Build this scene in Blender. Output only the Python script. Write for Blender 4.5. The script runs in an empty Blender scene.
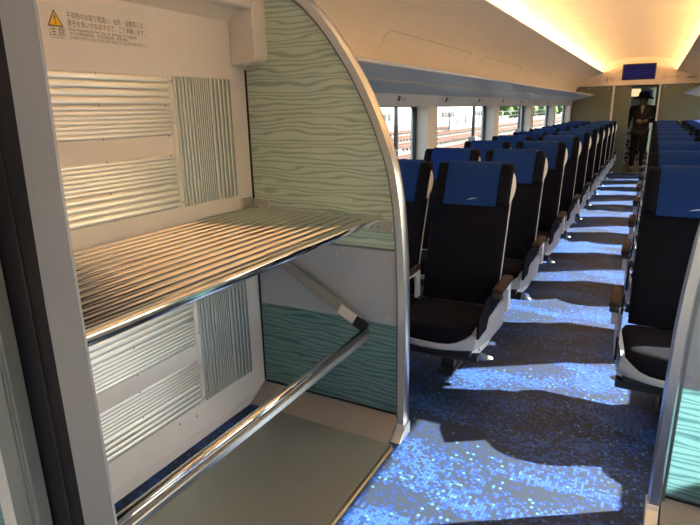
import bpy, bmesh, math, random
from mathutils import Vector, Matrix
from math import sin, cos, pi, atan2, sqrt, radians
random.seed(7)
S = bpy.context.scene
COL = S.collection

# ------------------------------------------------------------------ materials
def mat(name, color=(.5, .5, .5), rough=.5, metal=0., spec=.5, bump=0, bscale=200., noise=0., nscale=8., coat=0., aniso=None):
    m = bpy.data.materials.new(name); m.use_nodes = True
    nt = m.node_tree; b = nt.nodes['Principled BSDF']
    b.inputs['Base Color'].default_value = (*color, 1)
    b.inputs['Roughness'].default_value = rough
    b.inputs['Metallic'].default_value = metal
    b.inputs['Specular IOR Level'].default_value = spec
    b.inputs['Coat Weight'].default_value = coat
    tc = nt.nodes.new('ShaderNodeTexCoord')
    mp = nt.nodes.new('ShaderNodeMapping'); nt.links.new(tc.outputs['Object'], mp.inputs[0])
    if aniso: mp.inputs['Scale'].default_value = aniso
    n = nt.nodes.new('ShaderNodeTexNoise'); n.inputs['Scale'].default_value = nscale; n.inputs['Detail'].default_value = 4
    nt.links.new(mp.outputs[0], n.inputs['Vector'])
    k = noise if noise else .04
    mx = nt.nodes.new('ShaderNodeMix'); mx.data_type = 'RGBA'
    mx.inputs['A'].default_value = (*[c*(1-k) for c in color], 1)
    mx.inputs['B'].default_value = (*[min(1, c*(1+k)) for c in color], 1)
    nt.links.new(n.outputs['Fac'], mx.inputs['Factor']); nt.links.new(mx.outputs['Result'], b.inputs['Base Color'])
    if bump:
        n2 = nt.nodes.new('ShaderNodeTexNoise'); n2.inputs['Scale'].default_value = bscale; n2.inputs['Detail'].default_value = 2
        nt.links.new(mp.outputs[0], n2.inputs['Vector'])
        bp = nt.nodes.new('ShaderNodeBump'); bp.inputs['Strength'].default_value = bump; bp.inputs['Distance'].default_value = .002
        nt.links.new(n2.outputs['Fac'], bp.inputs['Height']); nt.links.new(bp.outputs[0], b.inputs['Normal'])
    return m

def emit(name, color, strength):
    m = bpy.data.materials.new(name); m.use_nodes = True
    nt = m.node_tree; nt.nodes.clear()
    o = nt.nodes.new('ShaderNodeOutputMaterial'); e = nt.nodes.new('ShaderNodeEmission')
    e.inputs[0].default_value = (*color, 1); e.inputs[1].default_value = strength
    nt.links.new(e.outputs[0], o.inputs[0]); return m

M = {}
M['wall'] = mat('warm white wall panel', (.74, .70, .66), .45)
M['wallL'] = mat('off white luggage wall', (.72, .69, .67), .5, bump=.1, bscale=400)
M['ceil'] = mat('cream ceiling panel', (.80, .71, .60), .45)
M['white'] = mat('white plastic', (.8, .8, .8), .35)
M['rackgrey'] = mat('blue grey rack moulding', (.52, .56, .63), .4)
M['panelgrey'] = mat('light grey partition panel', (.36, .40, .47), .4)
M['alu'] = mat('anodised aluminium', (.80, .80, .78), .36, .8, noise=.01)
M['aluv'] = mat('grey green anodised aluminium', (.42, .45, .44), .42, .6, noise=.01)
M['aluframe'] = mat('brushed aluminium frame', (.74, .77, .82), .34, 1., noise=.05, aniso=(60, 60, 1))
M['post'] = mat('satin aluminium door post', (.31, .33, .38), .42, .3, noise=.05, aniso=(80, 80, 1))
M['chrome'] = mat('polished chrome', (.74, .72, .69), .10, 1.)
M['steel'] = mat('stainless steel', (.56, .56, .54), .32, 1., noise=.06, aniso=(1, 30, 1))
M['steelplate'] = mat('dull steel floor plate', (.30, .32, .30), .38, .5, noise=.05)
M['kick'] = mat('grey brown kick plate', (.30, .28, .26), .45, .3)
M['brass'] = mat('gilt edge strip', (.75, .62, .38), .3, 1.)
M['rubber'] = mat('black rubber', (.012, .012, .014), .5)
M['gasket'] = mat('dark navy door gasket', (.006, .006, .012), .6, spec=.2)
M['doorgrey'] = mat('grey door stile', (.22, .25, .27), .4, .5)
M['fabric'] = mat('black seat moquette', (.004, .0045, .009), .95, spec=.12, bump=.5, bscale=600)
M['blue'] = mat('royal blue headrest cloth', (.004, .028, .15), .85, spec=.15, bump=.4, bscale=500)
M['silver'] = mat('silver grey seat plastic', (.70, .71, .73), .35)
M['entrance'] = mat('pale grey entrance floor', (.35, .35, .34), .4)
M['joint'] = mat('panel joint', (.42, .35, .28), .6)
M['armsteel'] = mat('dull grey steel arm', (.34, .33, .31), .4, .6)
M['rim'] = mat('grey seat rim plastic', (.34, .36, .41), .4)
M['handle'] = mat('pearl white grab handle', (.8, .8, .8), .25)
M['brownpad'] = mat('dark brown armrest pad', (.018, .011, .009), .6, spec=.25)
M['dark'] = mat('charcoal underframe', (.018, .018, .02), .5)
M['pedal'] = mat('cream pedal', (.8, .76, .66), .35)
M['ink'] = mat('dark grey ink', (.07, .07, .08), .6)
M['inklight'] = mat('pale grey ink', (.24, .24, .26), .6)
M['red'] = mat('faded red ink', (.55, .22, .15), .6)
M['yellow'] = mat('warning yellow', (.85, .48, .01), .5)
M['sticker'] = mat('sticker film', (.70, .67, .65), .5)
M['endpanel'] = mat('grey green end wall glass', (.12, .145, .105), .3, noise=.05)
M['vestfloor'] = mat('brown vestibule floor', (.16, .11, .08), .35)
M['vestwall'] = mat('grey green vestibule wall', (.22, .26, .22), .35)
M['logo'] = mat('pale logo stitching', (.35, .45, .7), .6)
M['skin'] = mat('skin', (.30, .17, .12), .5)
M['coat'] = mat('black coat cloth', (.010, .009, .012), .85, bump=.4, bscale=80)
M['shirt'] = mat('pale collar cloth', (.42, .38, .36), .8)
M['pants'] = mat('black trouser cloth', (.008, .008, .01), .85)
M['hat'] = mat('black felt', (.008, .007, .008), .9)
M['shoe'] = mat('brown leather shoe', (.10, .055, .04), .4)
M['hair'] = mat('dark hair', (.01, .008, .007), .6)
M['ballast'] = mat('pale track ballast', (.115, .098, .080), .95, noise=.35, nscale=3., bump=1., bscale=20)
M['rail'] = mat('rusty rail', (.07, .03, .018), .5, noise=.2)
M['sleeper'] = mat('concrete sleeper', (.085, .075, .066), .9)
M['concrete'] = mat('bright concrete', (.16, .16, .16), .8, noise=.06, nscale=1)
M['trainwhite'] = mat('white painted hall', (.30, .30, .31), .5)
M['darkglass'] = mat('dark window band', (.03, .035, .04), .15)
M['pole'] = mat('grey steel mast', (.03, .032, .034), .5)
M['fence'] = mat('grey green fence', (.035, .045, .045), .5)
M['leaf'] = mat('leafy green', (.05, .10, .025), .8, noise=.4, nscale=2)
M['cove'] = emit('warm cove lamp', (1., .60, .24), 105.)
M['fill_lamp'] = emit('unseen fill lamp', (.9, .93, 1.), 5.)  # for the two lamps added out of view as fill
M['readlight'] = mat('cream lamp strip cover', (.72, .64, .54), .4)
M['vestlamp'] = emit('vestibule lamp', (1., .72, .40), 1.1)
M['screen'] = emit('dim blue screen', (.035, .025, .11), .5)
M['screentext'] = emit('screen lettering', (.04, .035, .2), .5)

def checker(name, a, b, sc):
    m = bpy.data.materials.new(name); m.use_nodes = True; nt = m.node_tree; p = nt.nodes['Principled BSDF']
    tc = nt.nodes.new('ShaderNodeTexCoord'); v = nt.nodes.new('ShaderNodeTexVoronoi'); v.inputs['Scale'].default_value = sc
    nt.links.new(tc.outputs['Object'], v.inputs['Vector'])
    r = nt.nodes.new('ShaderNodeValToRGB'); r.color_ramp.interpolation = 'CONSTANT'
    r.color_ramp.elements[0].color = (*a, 1); r.color_ramp.elements[1].color = (*b, 1); r.color_ramp.elements[1].position = .42
    nt.links.new(v.outputs['Color'], r.inputs[0]); nt.links.new(r.outputs[0], p.inputs['Base Color']); p.inputs['Roughness'].default_value = .8
    return m
M['print'] = checker('black and white printed cloth', (.95, .96, 1.), (.02, .02, .02), 26)

def carpet_mat():
    m = bpy.data.materials.new('blue mosaic carpet'); m.use_nodes = True; nt = m.node_tree; p = nt.nodes['Principled BSDF']
    L = nt.links; N = nt.nodes
    tc = N.new('ShaderNodeTexCoord')
    sc = N.new('ShaderNodeVectorMath'); sc.operation = 'SCALE'; sc.inputs['Scale'].default_value = 78.
    L.new(tc.outputs['Object'], sc.inputs[0])
    fl = N.new('ShaderNodeVectorMath'); fl.operation = 'FLOOR'; L.new(sc.outputs[0], fl.inputs[0])
    wn = N.new('ShaderNodeTexWhiteNoise'); wn.noise_dimensions = '2D'; L.new(fl.outputs[0], wn.inputs['Vector'])
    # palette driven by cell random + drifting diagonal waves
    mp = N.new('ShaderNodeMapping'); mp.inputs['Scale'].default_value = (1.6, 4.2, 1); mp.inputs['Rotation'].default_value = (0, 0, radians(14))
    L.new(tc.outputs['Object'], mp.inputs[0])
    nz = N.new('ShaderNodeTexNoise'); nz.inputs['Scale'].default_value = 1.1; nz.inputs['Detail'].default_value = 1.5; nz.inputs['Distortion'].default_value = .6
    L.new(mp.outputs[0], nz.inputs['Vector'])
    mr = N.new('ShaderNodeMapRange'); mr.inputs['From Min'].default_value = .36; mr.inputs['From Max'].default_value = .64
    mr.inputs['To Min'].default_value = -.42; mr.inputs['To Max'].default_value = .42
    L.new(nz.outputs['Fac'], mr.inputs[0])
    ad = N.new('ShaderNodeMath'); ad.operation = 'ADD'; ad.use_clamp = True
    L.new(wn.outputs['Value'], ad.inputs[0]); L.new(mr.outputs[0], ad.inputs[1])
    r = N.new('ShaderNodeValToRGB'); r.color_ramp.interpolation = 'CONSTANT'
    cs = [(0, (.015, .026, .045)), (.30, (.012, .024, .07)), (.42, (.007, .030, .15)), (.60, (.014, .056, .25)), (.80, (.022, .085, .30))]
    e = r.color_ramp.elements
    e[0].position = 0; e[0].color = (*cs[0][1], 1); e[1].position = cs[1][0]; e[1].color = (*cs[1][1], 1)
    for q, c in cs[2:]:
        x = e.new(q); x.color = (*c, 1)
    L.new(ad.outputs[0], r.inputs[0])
    # sparse bright tesserae
    add = N.new('ShaderNodeVectorMath'); add.operation = 'ADD'; add.inputs[1].default_value = (31.7, 17.3, 0); L.new(fl.outputs[0], add.inputs[0])
    w2 = N.new('ShaderNodeTexWhiteNoise'); w2.noise_dimensions = '2D'; L.new(add.outputs[0], w2.inputs['Vector'])
    gt = N.new('ShaderNodeMath'); gt.operation = 'GREATER_THAN'; gt.inputs[1].default_value = .980; L.new(w2.outputs['Value'], gt.inputs[0])
    mx = N.new('ShaderNodeMix'); mx.data_type = 'RGBA'; mx.inputs['B'].default_value = (.06, .18, .30, 1)
    L.new(gt.outputs[0], mx.inputs['Factor']); L.new(r.outputs[0], mx.inputs['A'])
    # dark joints between the small squares
    fr = N.new('ShaderNodeVectorMath'); fr.operation = 'FRACTION'; L.new(sc.outputs[0], fr.inputs[0])
    sx = N.new('ShaderNodeSeparateXYZ'); L.new(fr.outputs[0], sx.inputs[0])
    mn = N.new('ShaderNodeMath'); mn.operation = 'MINIMUM'; L.new(sx.outputs[0], mn.inputs[0]); L.new(sx.outputs[1], mn.inputs[1])
    lt = N.new('ShaderNodeMath'); lt.operation = 'LESS_THAN'; lt.inputs[1].default_value = .13; L.new(mn.outputs[0], lt.inputs[0])
    m2 = N.new('ShaderNodeMix'); m2.data_type = 'RGBA'; m2.inputs['B'].default_value = (.011, .016, .038, 1)
    L.new(lt.outputs[0], m2.inputs['Factor']); L.new(mx.outputs['Result'], m2.inputs['A'])
    L.new(m2.outputs['Result'], p.inputs['Base Color'])
    p.inputs['Roughness'].default_value = .62; p.inputs['Specular IOR Level'].default_value = .35
    return m
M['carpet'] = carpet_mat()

def wave_glass(name, tint, dark, trans):
    m = bpy.data.materials.new(name); m.use_nodes = True; nt = m.node_tree; p = nt.nodes['Principled BSDF']; L = nt.links; N = nt.nodes
    tc = N.new('ShaderNodeTexCoord')
    mp = N.new('ShaderNodeMapping'); mp.inputs['Scale'].default_value = (.16, .2, 1.); L.new(tc.outputs['Object'], mp.inputs[0])
    nz = N.new('ShaderNodeTexWave'); nz.bands_direction = 'Z'; nz.inputs['Scale'].default_value = 15.; nz.inputs['Distortion'].default_value = 9.
    nz.inputs['Detail'].default_value = 1.; nz.inputs['Detail Scale'].default_value = 1.6
    L.new(mp.outputs[0], nz.inputs['Vector'])
    cr = N.new('ShaderNodeValToRGB'); cr.color_ramp.elements[0].position = .0; cr.color_ramp.elements[1].position = .55
    cr.color_ramp.elements[0].color = (*dark, 1); cr.color_ramp.elements[1].color = (*tint, 1)
    L.new(nz.outputs['Fac'], cr.inputs[0]); L.new(cr.outputs[0], p.inputs['Base Color'])
    p.inputs['Roughness'].default_value = .16; p.inputs['Specular IOR Level'].default_value = .6
    bp = N.new('ShaderNodeBump'); bp.inputs['Strength'].default_value = .5; bp.inputs['Distance'].default_value = .003
    L.new(nz.outputs['Fac'], bp.inputs['Height']); L.new(bp.outputs[0], p.inputs['Normal'])
    tr = N.new('ShaderNodeBsdfTranslucent'); L.new(cr.outputs[0], tr.inputs[0])
    ms = N.new('ShaderNodeMixShader'); ms.inputs[0].default_value = trans
    L.new(p.outputs[0], ms.inputs[1]); L.new(tr.outputs[0], ms.inputs[2])
    L.new(ms.outputs[0], N['Material Output'].inputs[0])
    return m
M['waveglass'] = wave_glass('wave etched green glass', (.74, .84, .74), (.44, .58, .50), .35)
M['waveteal'] = wave_glass('wave etched teal glass', (.36, .53, .54), (.18, .31, .34), .75)
M['doorglass'] = wave_glass('frosted teal door glass', (.24, .48, .54), (.22, .45, .51), .35)

def pane_mat():
    m = bpy.data.materials.new('window glass'); m.use_nodes = True; nt = m.node_tree; nt.nodes.clear(); N = nt.nodes; L = nt.links
    o = N.new('ShaderNodeOutputMaterial'); t = N.new('ShaderNodeBsdfTransparent'); g = N.new('ShaderNodeBsdfGlossy')
    t.inputs[0].default_value = (.93, .96, .95, 1); g.inputs['Roughness'].default_value = .02
    x = N.new('ShaderNodeMixShader'); x.inputs[0].default_value = .05; L.new(t.outputs[0], x.inputs[1]); L.new(g.outputs[0], x.inputs[2]); L.new(x.outputs[0], o.inputs[0])
    return m
M['pane'] = pane_mat()

# ------------------------------------------------------------------ helpers
def build(name, bm, m, parent=None, smooth=False, bevel=0):
    bmesh.ops.recalc_face_normals(bm, faces=bm.faces)
    me = bpy.data.meshes.new(name); bm.to_mesh(me); bm.free()
    o = bpy.data.objects.new(name, me); COL.objects.link(o)
    if isinstance(m, (list, tuple)):
        for k in m: me.materials.append(M[k])
    else: me.materials.append(M[m])
    if smooth:
        for p in me.polygons: p.use_smooth = True
        if smooth != 'all':
            try: me.set_sharp_from_angle(angle=radians(40))
            except Exception: pass
    if bevel:
        b = o.modifiers.new('b', 'BEVEL'); b.width = bevel; b.segments = 2; b.limit_method = 'ANGLE'
    if parent: o.parent = parent
    return o

def tag(o, label=None, cat=None, group=None, kind=None):
    if label: o['label'] = label
    if cat: o['category'] = cat
    if group: o['group'] = group
    if kind: o['kind'] = kind
    return o

def thing(name, label, cat, loc=(0, 0, 0), rz=0, group=None):
    o = bpy.data.objects.new(name, None); COL.objects.link(o); o.location = loc; o.rotation_euler = (0, 0, rz); o.empty_display_size = .1
    return tag(o, label, cat, group)

def box(bm, x0, x1, y0, y1, z0, z1, mi=0):
    vs = [bm.verts.new((x, y, z)) for x in (x0, x1) for y in (y0, y1) for z in (z0, z1)]
    for f in ((0, 1, 3, 2), (4, 6, 7, 5), (0, 4, 5, 1), (2, 3, 7, 6), (0, 2, 6, 4), (1, 5, 7, 3)):
        fc = bm.faces.new([vs[i] for i in f]); fc.material_index = mi
    return vs

def bx(*a):
    bm = bmesh.new(); box(bm, *a); return bm

def rbox(bm, x0, x1, y0, y1, z0, z1, r=.01, seg=3):
    t = bmesh.new(); box(t, x0, x1, y0, y1, z0, z1)
    bmesh.ops.bevel(t, geom=t.edges[:], offset=r, segments=seg, profile=.5, affect='EDGES')
    me = bpy.data.meshes.new('t'); t.to_mesh(me); t.free(); bm.from_mesh(me); bpy.data.meshes.remove(me)

def tube(bm, pts, r, n=10, caps=True):
    pts = [Vector(p) for p in pts]; rings = []
    for i, p in enumerate(pts):
        a = pts[max(i-1, 0)]; b = pts[min(i+1, len(pts)-1)]; d = (b-a).normalized()
        up = Vector((0, 0, 1)) if abs(d.z) < .9 else Vector((1, 0, 0))
        u = d.cross(up).normalized(); v = d.cross(u).normalized()
        rr = r[i] if isinstance(r, (list, tuple)) else r
        rings.append([bm.verts.new(p+u*rr*cos(2*pi*k/n)+v*rr*sin(2*pi*k/n)) for k in range(n)])
    for A, B in zip(rings, rings[1:]):
        for k in range(n): bm.faces.new((A[k], A[(k+1) % n], B[(k+1) % n], B[k]))
    if caps:
        bm.faces.new(rings[0][::-1]); bm.faces.new(rings[-1])

def prism(bm, poly, a, b, axis='y', mi=0):
    """extrude a 2-D polygon along an axis: y -> (x,z), x -> (y,z), z -> (x,y)"""
    def P(p, t):
        return {'y': (p[0], t, p[1]), 'x': (t, p[0], p[1]), 'z': (p[0], p[1], t)}[axis]
    A = [bm.verts.new(P(p, a)) for p in poly]; B = [bm.verts.new(P(p, b)) for p in poly]
    n = len(poly)
    for i in range(n):
        f = bm.faces.new((A[i], A[(i+1) % n], B[(i+1) % n], B[i])); f.material_index = mi
    f = bm.faces.new(A[::-1]); f.material_index = mi
    f = bm.faces.new(B); f.material_index = mi

def strip(bm, prof, a, b, axis='y', th=0.012, nrm=None, mi=0):
    """thin sheet following an open 2-D profile, extruded, with thickness th to its left side"""
    n = len(prof); off = []
    for i in range(n):
        p = Vector(prof[max(i-1, 0)]); q = Vector(prof[min(i+1, n-1)]); d = (q-p).normalized()
        off.append((prof[i][0]-d.y*th, prof[i][1]+d.x*th))
    prism(bm, list(prof)+off[::-1], a, b, axis, mi) if False else None
    def P(p, t): return {'y': (p[0], t, p[1]), 'x': (t, p[0], p[1]), 'z': (p[0], p[1], t)}[axis]
    rows = [[bm.verts.new(P(p, t)) for p in L] for L in (prof, off) for t in (a, b)]
    F = lambda *v: setattr(bm.faces.new(v), 'material_index', mi)
    for i in range(n-1):
        F(rows[0][i], rows[0][i+1], rows[1][i+1], rows[1][i]); F(rows[2][i], rows[3][i], rows[3][i+1], rows[2][i+1])
        F(rows[0][i], rows[2][i], rows[2][i+1], rows[0][i+1]); F(rows[1][i], rows[1][i+1], rows[3][i+1], rows[3][i])
    F(rows[0][0], rows[1][0], rows[3][0], rows[2][0]); F(rows[0][-1], rows[2][-1], rows[3][-1], rows[1][-1])

def lathe(bm, prof, c=(0, 0, 0), n=20, sx=1, sy=1):
    rings = [[bm.verts.new((c[0]+r*cos(2*pi*k/n)*sx, c[1]+r*sin(2*pi*k/n)*sy, c[2]+z)) for k in range(n)] for r, z in prof]
    for A, B in zip(rings, rings[1:]):
        for k in range(n): bm.faces.new((A[k], A[(k+1) % n], B[(k+1) % n], B[k]))
    bm.faces.new(rings[0][::-1]); bm.faces.new(rings[-1])

def text(name, body, size, m, parent, origin, xd, yd, width=None, align='LEFT'):
    c = bpy.data.curves.new('t', 'FONT'); c.body = body; c.size = size; c.align_x = align
    o = bpy.data.objects.new('t', c); COL.objects.link(o)
    dg = bpy.context.evaluated_depsgraph_get(); dg.update()
    me = bpy.data.meshes.new_from_object(o.evaluated_get(dg)); bpy.data.objects.remove(o)
    xs = [v.co.x for v in me.vertices] or [0]
    k = width/(max(xs)-min(xs)) if width and max(xs) > min(xs) else 1
    xd = Vector(xd); yd = Vector(yd); og = Vector(origin)
    for v in me.vertices: v.co = og+xd*v.co.x*k+yd*v.co.y
    me.name = name; me.materials.clear(); me.materials.append(M[m])
    t = bpy.data.objects.new(name, me); COL.objects.link(t); t.parent = parent
    return t

def st(name, bm, m, **k):
    return tag(build(name, bm, m, **k), kind='structure')

def copy_tree(o, parent=None):
    c = o.copy(); COL.objects.link(c)
    if parent:
        c.parent = parent
    for ch in [x for x in CH.get(o.name, [])]: copy_tree(ch, c)
    return c
CH = {}
def index_children():
    CH.clear()
    for o in bpy.data.objects:
        if o.parent: CH.setdefault(o.parent.name, []).append(o)

# ------------------------------------------------------------------ dimensions
XL, XR = -1.65, .97          # inner wall faces
CX = -.34                    # centre line of the aisle
YE = 13.5                    # end wall
def mir(x): return 2*CX-x

# ------------------------------------------------------------------ shell
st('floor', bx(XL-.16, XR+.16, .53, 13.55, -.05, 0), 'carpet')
st('floor_entrance', bx(XL-.16, XR+.16, -1.9, .53, -.05, 0), 'entrance')
bm = bmesh.new(); box(bm, -1.83, 1.15, -1.9, 17.2, -.10, -.051); st('floor_underlay', bm, 'dark')

Z0, Z1 = .69, 1.458          # window sill and head
opens = [(2.44+2.2*k, 4.40+2.2*k) for k in range(5)]
opensR = [(.70, 1.94)]+[(2.18+2.1*k, 4.04+2.1*k) for k in range(5)]+[(12.68, 13.3)]  # unseen pillars, spaced to shape the sun stripes across the aisle
def side_wall(xa, xb, ops, door=None):
    bm = bmesh.new()
    if door:
        a, b, h = door
        box(bm, xa, xb, -1.9, a, -.05, Z0); box(bm, xa, xb, b, YE, -.05, Z0); box(bm, xa, xb, -1.9, a, Z0, Z1); box(bm, xa, xb, b, ops[0][0], Z0, Z1); box(bm, xa, xb, a, b, -.05, 0)
        box(bm, xa, xb, -1.9, a, Z1, 2.6); box(bm, xa, xb, b, YE, Z1, 2.6); box(bm, xa, xb, a, b, h, 2.6)
        y = ops[0][1]
        for c, d in ops[1:]:
            box(bm, xa, xb, y, c, Z0, Z1); y = d
        box(bm, xa, xb, y, YE, Z0, Z1)
        return bm
    box(bm, xa, xb, -1.9, YE, -.05, Z0); box(bm, xa, xb, -1.9, YE, Z1, 2.6)
    y = -1.9
    for a, b in ops:
        box(bm, xa, xb, y, a, Z0, Z1); y = b
    box(bm, xa, xb, y, YE, Z0, Z1)
    return bm
st('wall_left', side_wall(XL-.15, XL, opens), 'wall')
st('wall_right', side_wall(XR, XR+.15, [(-.95, -.10)]+opensR), 'wall')  # first opening is unseen, added to bring daylight to the luggage bay

def rrect(y0, y1, z0, z1, r, n=5):
    p = []
    for cy, cz, a0 in ((y1-r, z1-r, 0), (y0+r, z1-r, 90), (y0+r, z0+r, 180), (y1-r, z0+r, 270)):
        for i in range(n+1):
            a = radians(a0+90*i/n); p.append((cy+r*cos(a), cz+r*sin(a)))
    return p
def window(i, x, a, b):
    bm = bmesh.new(); o = rrect(a-.003, b+.003, Z0-.003, Z1+.003, .012); inn = rrect(a+.03, b-.03, Z0+.03, Z1-.005, .06)
    n = len(o)
    R = [[bm.verts.new((xx, p[0], p[1])) for p in L] for xx in (x-.012, x+.012) for L in (o, inn)]
    for k in range(n):
        j = (k+1) % n
        bm.faces.new((R[0][k], R[0][j], R[1][j], R[1][k])); bm.faces.new((R[2][k], R[3][k], R[3][j], R[2][j]))
        bm.faces.new((R[0][k], R[2][k], R[2][j], R[0][j])); bm.faces.new((R[1][k], R[1][j], R[3][j], R[3][k]))
    w = st('window_%d' % i, bm, 'rubber')
    g = build('pane', bx(x-.003, x+.003, a+.028, b-.028, Z0+.028, Z1-.004), 'pane', w)
for i, (a, b) in enumerate(opens): window(i+1, XL-.11, a, b)
for i, (a, b) in enumerate([(-.95, -.10)]+opensR): window(i+6, XR+.11, a, b)  # starts with the added, unseen entrance opening

# ceiling: vault between the two cove lips, sloping side panels, top shell
LZ = 2.118; LXa, LXb = -1.07, .317
cxm = (LXa+LXb)/2
bm = bmesh.new()
vault = []
hw = .86
for i in range(25):
    t = -1+2*i/24
    vault.append((cxm+hw*t, 2.150+.255*(1-abs(t)**3.4)))
strip(bm, vault, -1.9, YE, 'y', .015)
for y in [2.4+1.575*k for k in range(7)]:                       # shallow panel joints
    pts = [(p[0], y, p[1]-.001) for p in vault[1:-1]]
    tube(bm, pts, .0022, 5)
st('ceiling', bm, 'ceil', smooth=True)
def side_ceiling(s, name):
    f = (lambda x: x) if s < 0 else (lambda x: 2*cxm-x)
    bm = bmesh.new()
    prof = [(f(-1.065), 2.128), (f(-1.07), 2.118), (f(-1.25), 2.052), (f(-1.40), 1.972), (f(-1.53), 1.885), (f(-1.60), 1.76), (f(-1.63), 1.62)]
    strip(bm, prof, 2.03, YE, 'y', .012 if s > 0 else -.012)
    prof2 = [(f(-1.065), 2.128), (f(-1.07), 2.118), (f(-1.25), 2.052), (f(-1.40), 1.972), (f(-1.53), 1.885), (f(-1.66), 1.80)]
    strip(bm, prof2, -1.9, 2.03, 'y', .012 if s > 0 else -.012)
    o = st(name, bm, 'ceil', smooth=True)
    # access hatch outlines on the sloping panel
    for k in range(5):
        y = 3.30+2.2*k
        bm = bmesh.new()
        for (a, b) in ((y, y+.004), (y+1.75, y+1.754)): 
            strip(bm, [(f(-1.49), 1.912), (f(-1.53), 1.885), (f(-1.585), 1.79)], a, b-.001, 'y', .0012 if s < 0 else -.0012)
        for (x, z) in ((-1.49, 1.912),):
            strip(bm, [(f(x), z), (f(x-.003), z-.002)], y, y+1.754, 'y', .0012 if s < 0 else -.0012)
        build('hatch_joint', bm, 'joint', o)
    return o
side_ceiling(-1, 'ceiling_side_left'); side_ceiling(1, 'ceiling_side_right')
st('ceiling_roof', bx(XL-.15, XR+.15, -1.9, 17.2, 2.6, 2.66), 'ceil')

# cove lamps
for s in (-1, 1):
    x = LXa-.09 if s < 0 else LXb+.09
    t = thing('cove_light', ('long warm cove light behind the ' + ('left ceiling edge, above the left windows' if s < 0 else 'right ceiling edge, above the right seats')), 'light', (x, 0, 2.112), group=None)
    build('lamp_strip', bx(-.012, .012, -.4, YE-.05, .0, .012), 'cove', t)
    build('lamp_tray', bx(-.025, .025, -.4, YE-.05, -.012, -.001), 'white', t)

# overhead racks
def overhead(s):
    f = (lambda x: x) if s < 0 else mir
    t = thing('overhead_rack', 'long blue grey overhead luggage rack above the ' + ('left windows' if s < 0 else 'right block of seats'), 'rack', (f(-1.4), 2.08, 1.6))
    def loc(b): bmesh.ops.translate(b, verts=b.verts, vec=(-f(-1.4), -2.08, -1.6)); return b
    bm = bmesh.new()
    prism(bm, [(f(x), z) for x, z in ((-1.15, 1.640), (-1.145, 1.656), (-1.17, 1.664), (-1.62, 1.655), (-1.64, 1.56), (-1.62, 1.545), (-1.40, 1.592))], 2.08, 13.2)
    build('shelf', loc(bm), 'rackgrey', t)
    bm = bmesh.new(); prism(bm, [(f(x), z) for x, z in ((-1.345, 1.601), (-1.375, 1.5955), (-1.377, 1.590), (-1.347, 1.595))], 2.09, 13.19)
    build('light_strip', loc(bm), 'readlight', t)
    bm = bmesh.new(); tube(bm, [(f(-1.152), 2.085, 1.648), (f(-1.152), 13.2, 1.648)], .009, 8); build('front_edge', loc(bm), 'rackgrey', t, smooth='all')
    bm = bmesh.new(); prism(bm, [(f(x), z) for x, z in ((-1.62, 1.545), (-1.645, 1.46), (-1.65, 1.46), (-1.65, 1.56), (-1.64, 1.56))], 2.08, 13.45)
    build('window_header', loc(bm), 'wall', t)
    for k in range(5):
        bm = bmesh.new(); box(bm, f(-1.153)-.012, f(-1.153)+.012, 3.0+2.2*k, 3.09+2.2*k, 1.6585, 1.664); build('latch', loc(bm), 'white', t)
    return t
overhead(-1); overhead(1)

# seat number plates on the panel above the left windows
for k in range(9):
    y = 3.78+1.05*k
    lab = 'small seat number marking above the left windows, ' + ['nearest the luggage partition', 'second from the luggage partition', 'third from the luggage partition', 'fourth from the luggage partition', 'fifth from the luggage partition', 'sixth from the luggage partition', 'seventh from the luggage partition', 'second nearest the end wall', 'nearest the end wall'][k]
    t = thing('seat_number_marking', lab, 'marking', (-1.628, y, 1.513), group='seat numbers above the left windows')
    sl = Vector((-.28, 0, 1)).normalized()*1
    bm = bmesh.new(); 
    for (a, b) in ((-.055, -.040), (-.034, -.012)):
        P = [Vector((.0015, a, -.018))-Vector((.005, 0, 0)), Vector((.0015, b, -.018))-Vector((.005, 0, 0)), Vector((.0015, b, .018))+Vector((.005, 0, 0)), Vector((.0015, a, .018))+Vector((.005, 0, 0))]
        bm.faces.new([bm.verts.new(p) for p in P])
    e = bmesh.ops.extrude_face_region(bm, geom=bm.faces[:]); bmesh.ops.translate(bm, verts=[v for v in e['geom'] if isinstance(v, bmesh.types.BMVert)], vec=(.0015, 0, 0))
    build('icon', bm, 'ink', t)
    text('number', '%d·%s' % (14-k, 'CD' if k % 2 else 'AB'), .034, 'inklight', t, (-.001, .005, -.012), (0, 1, 0), (.28, 0, .96))

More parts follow.
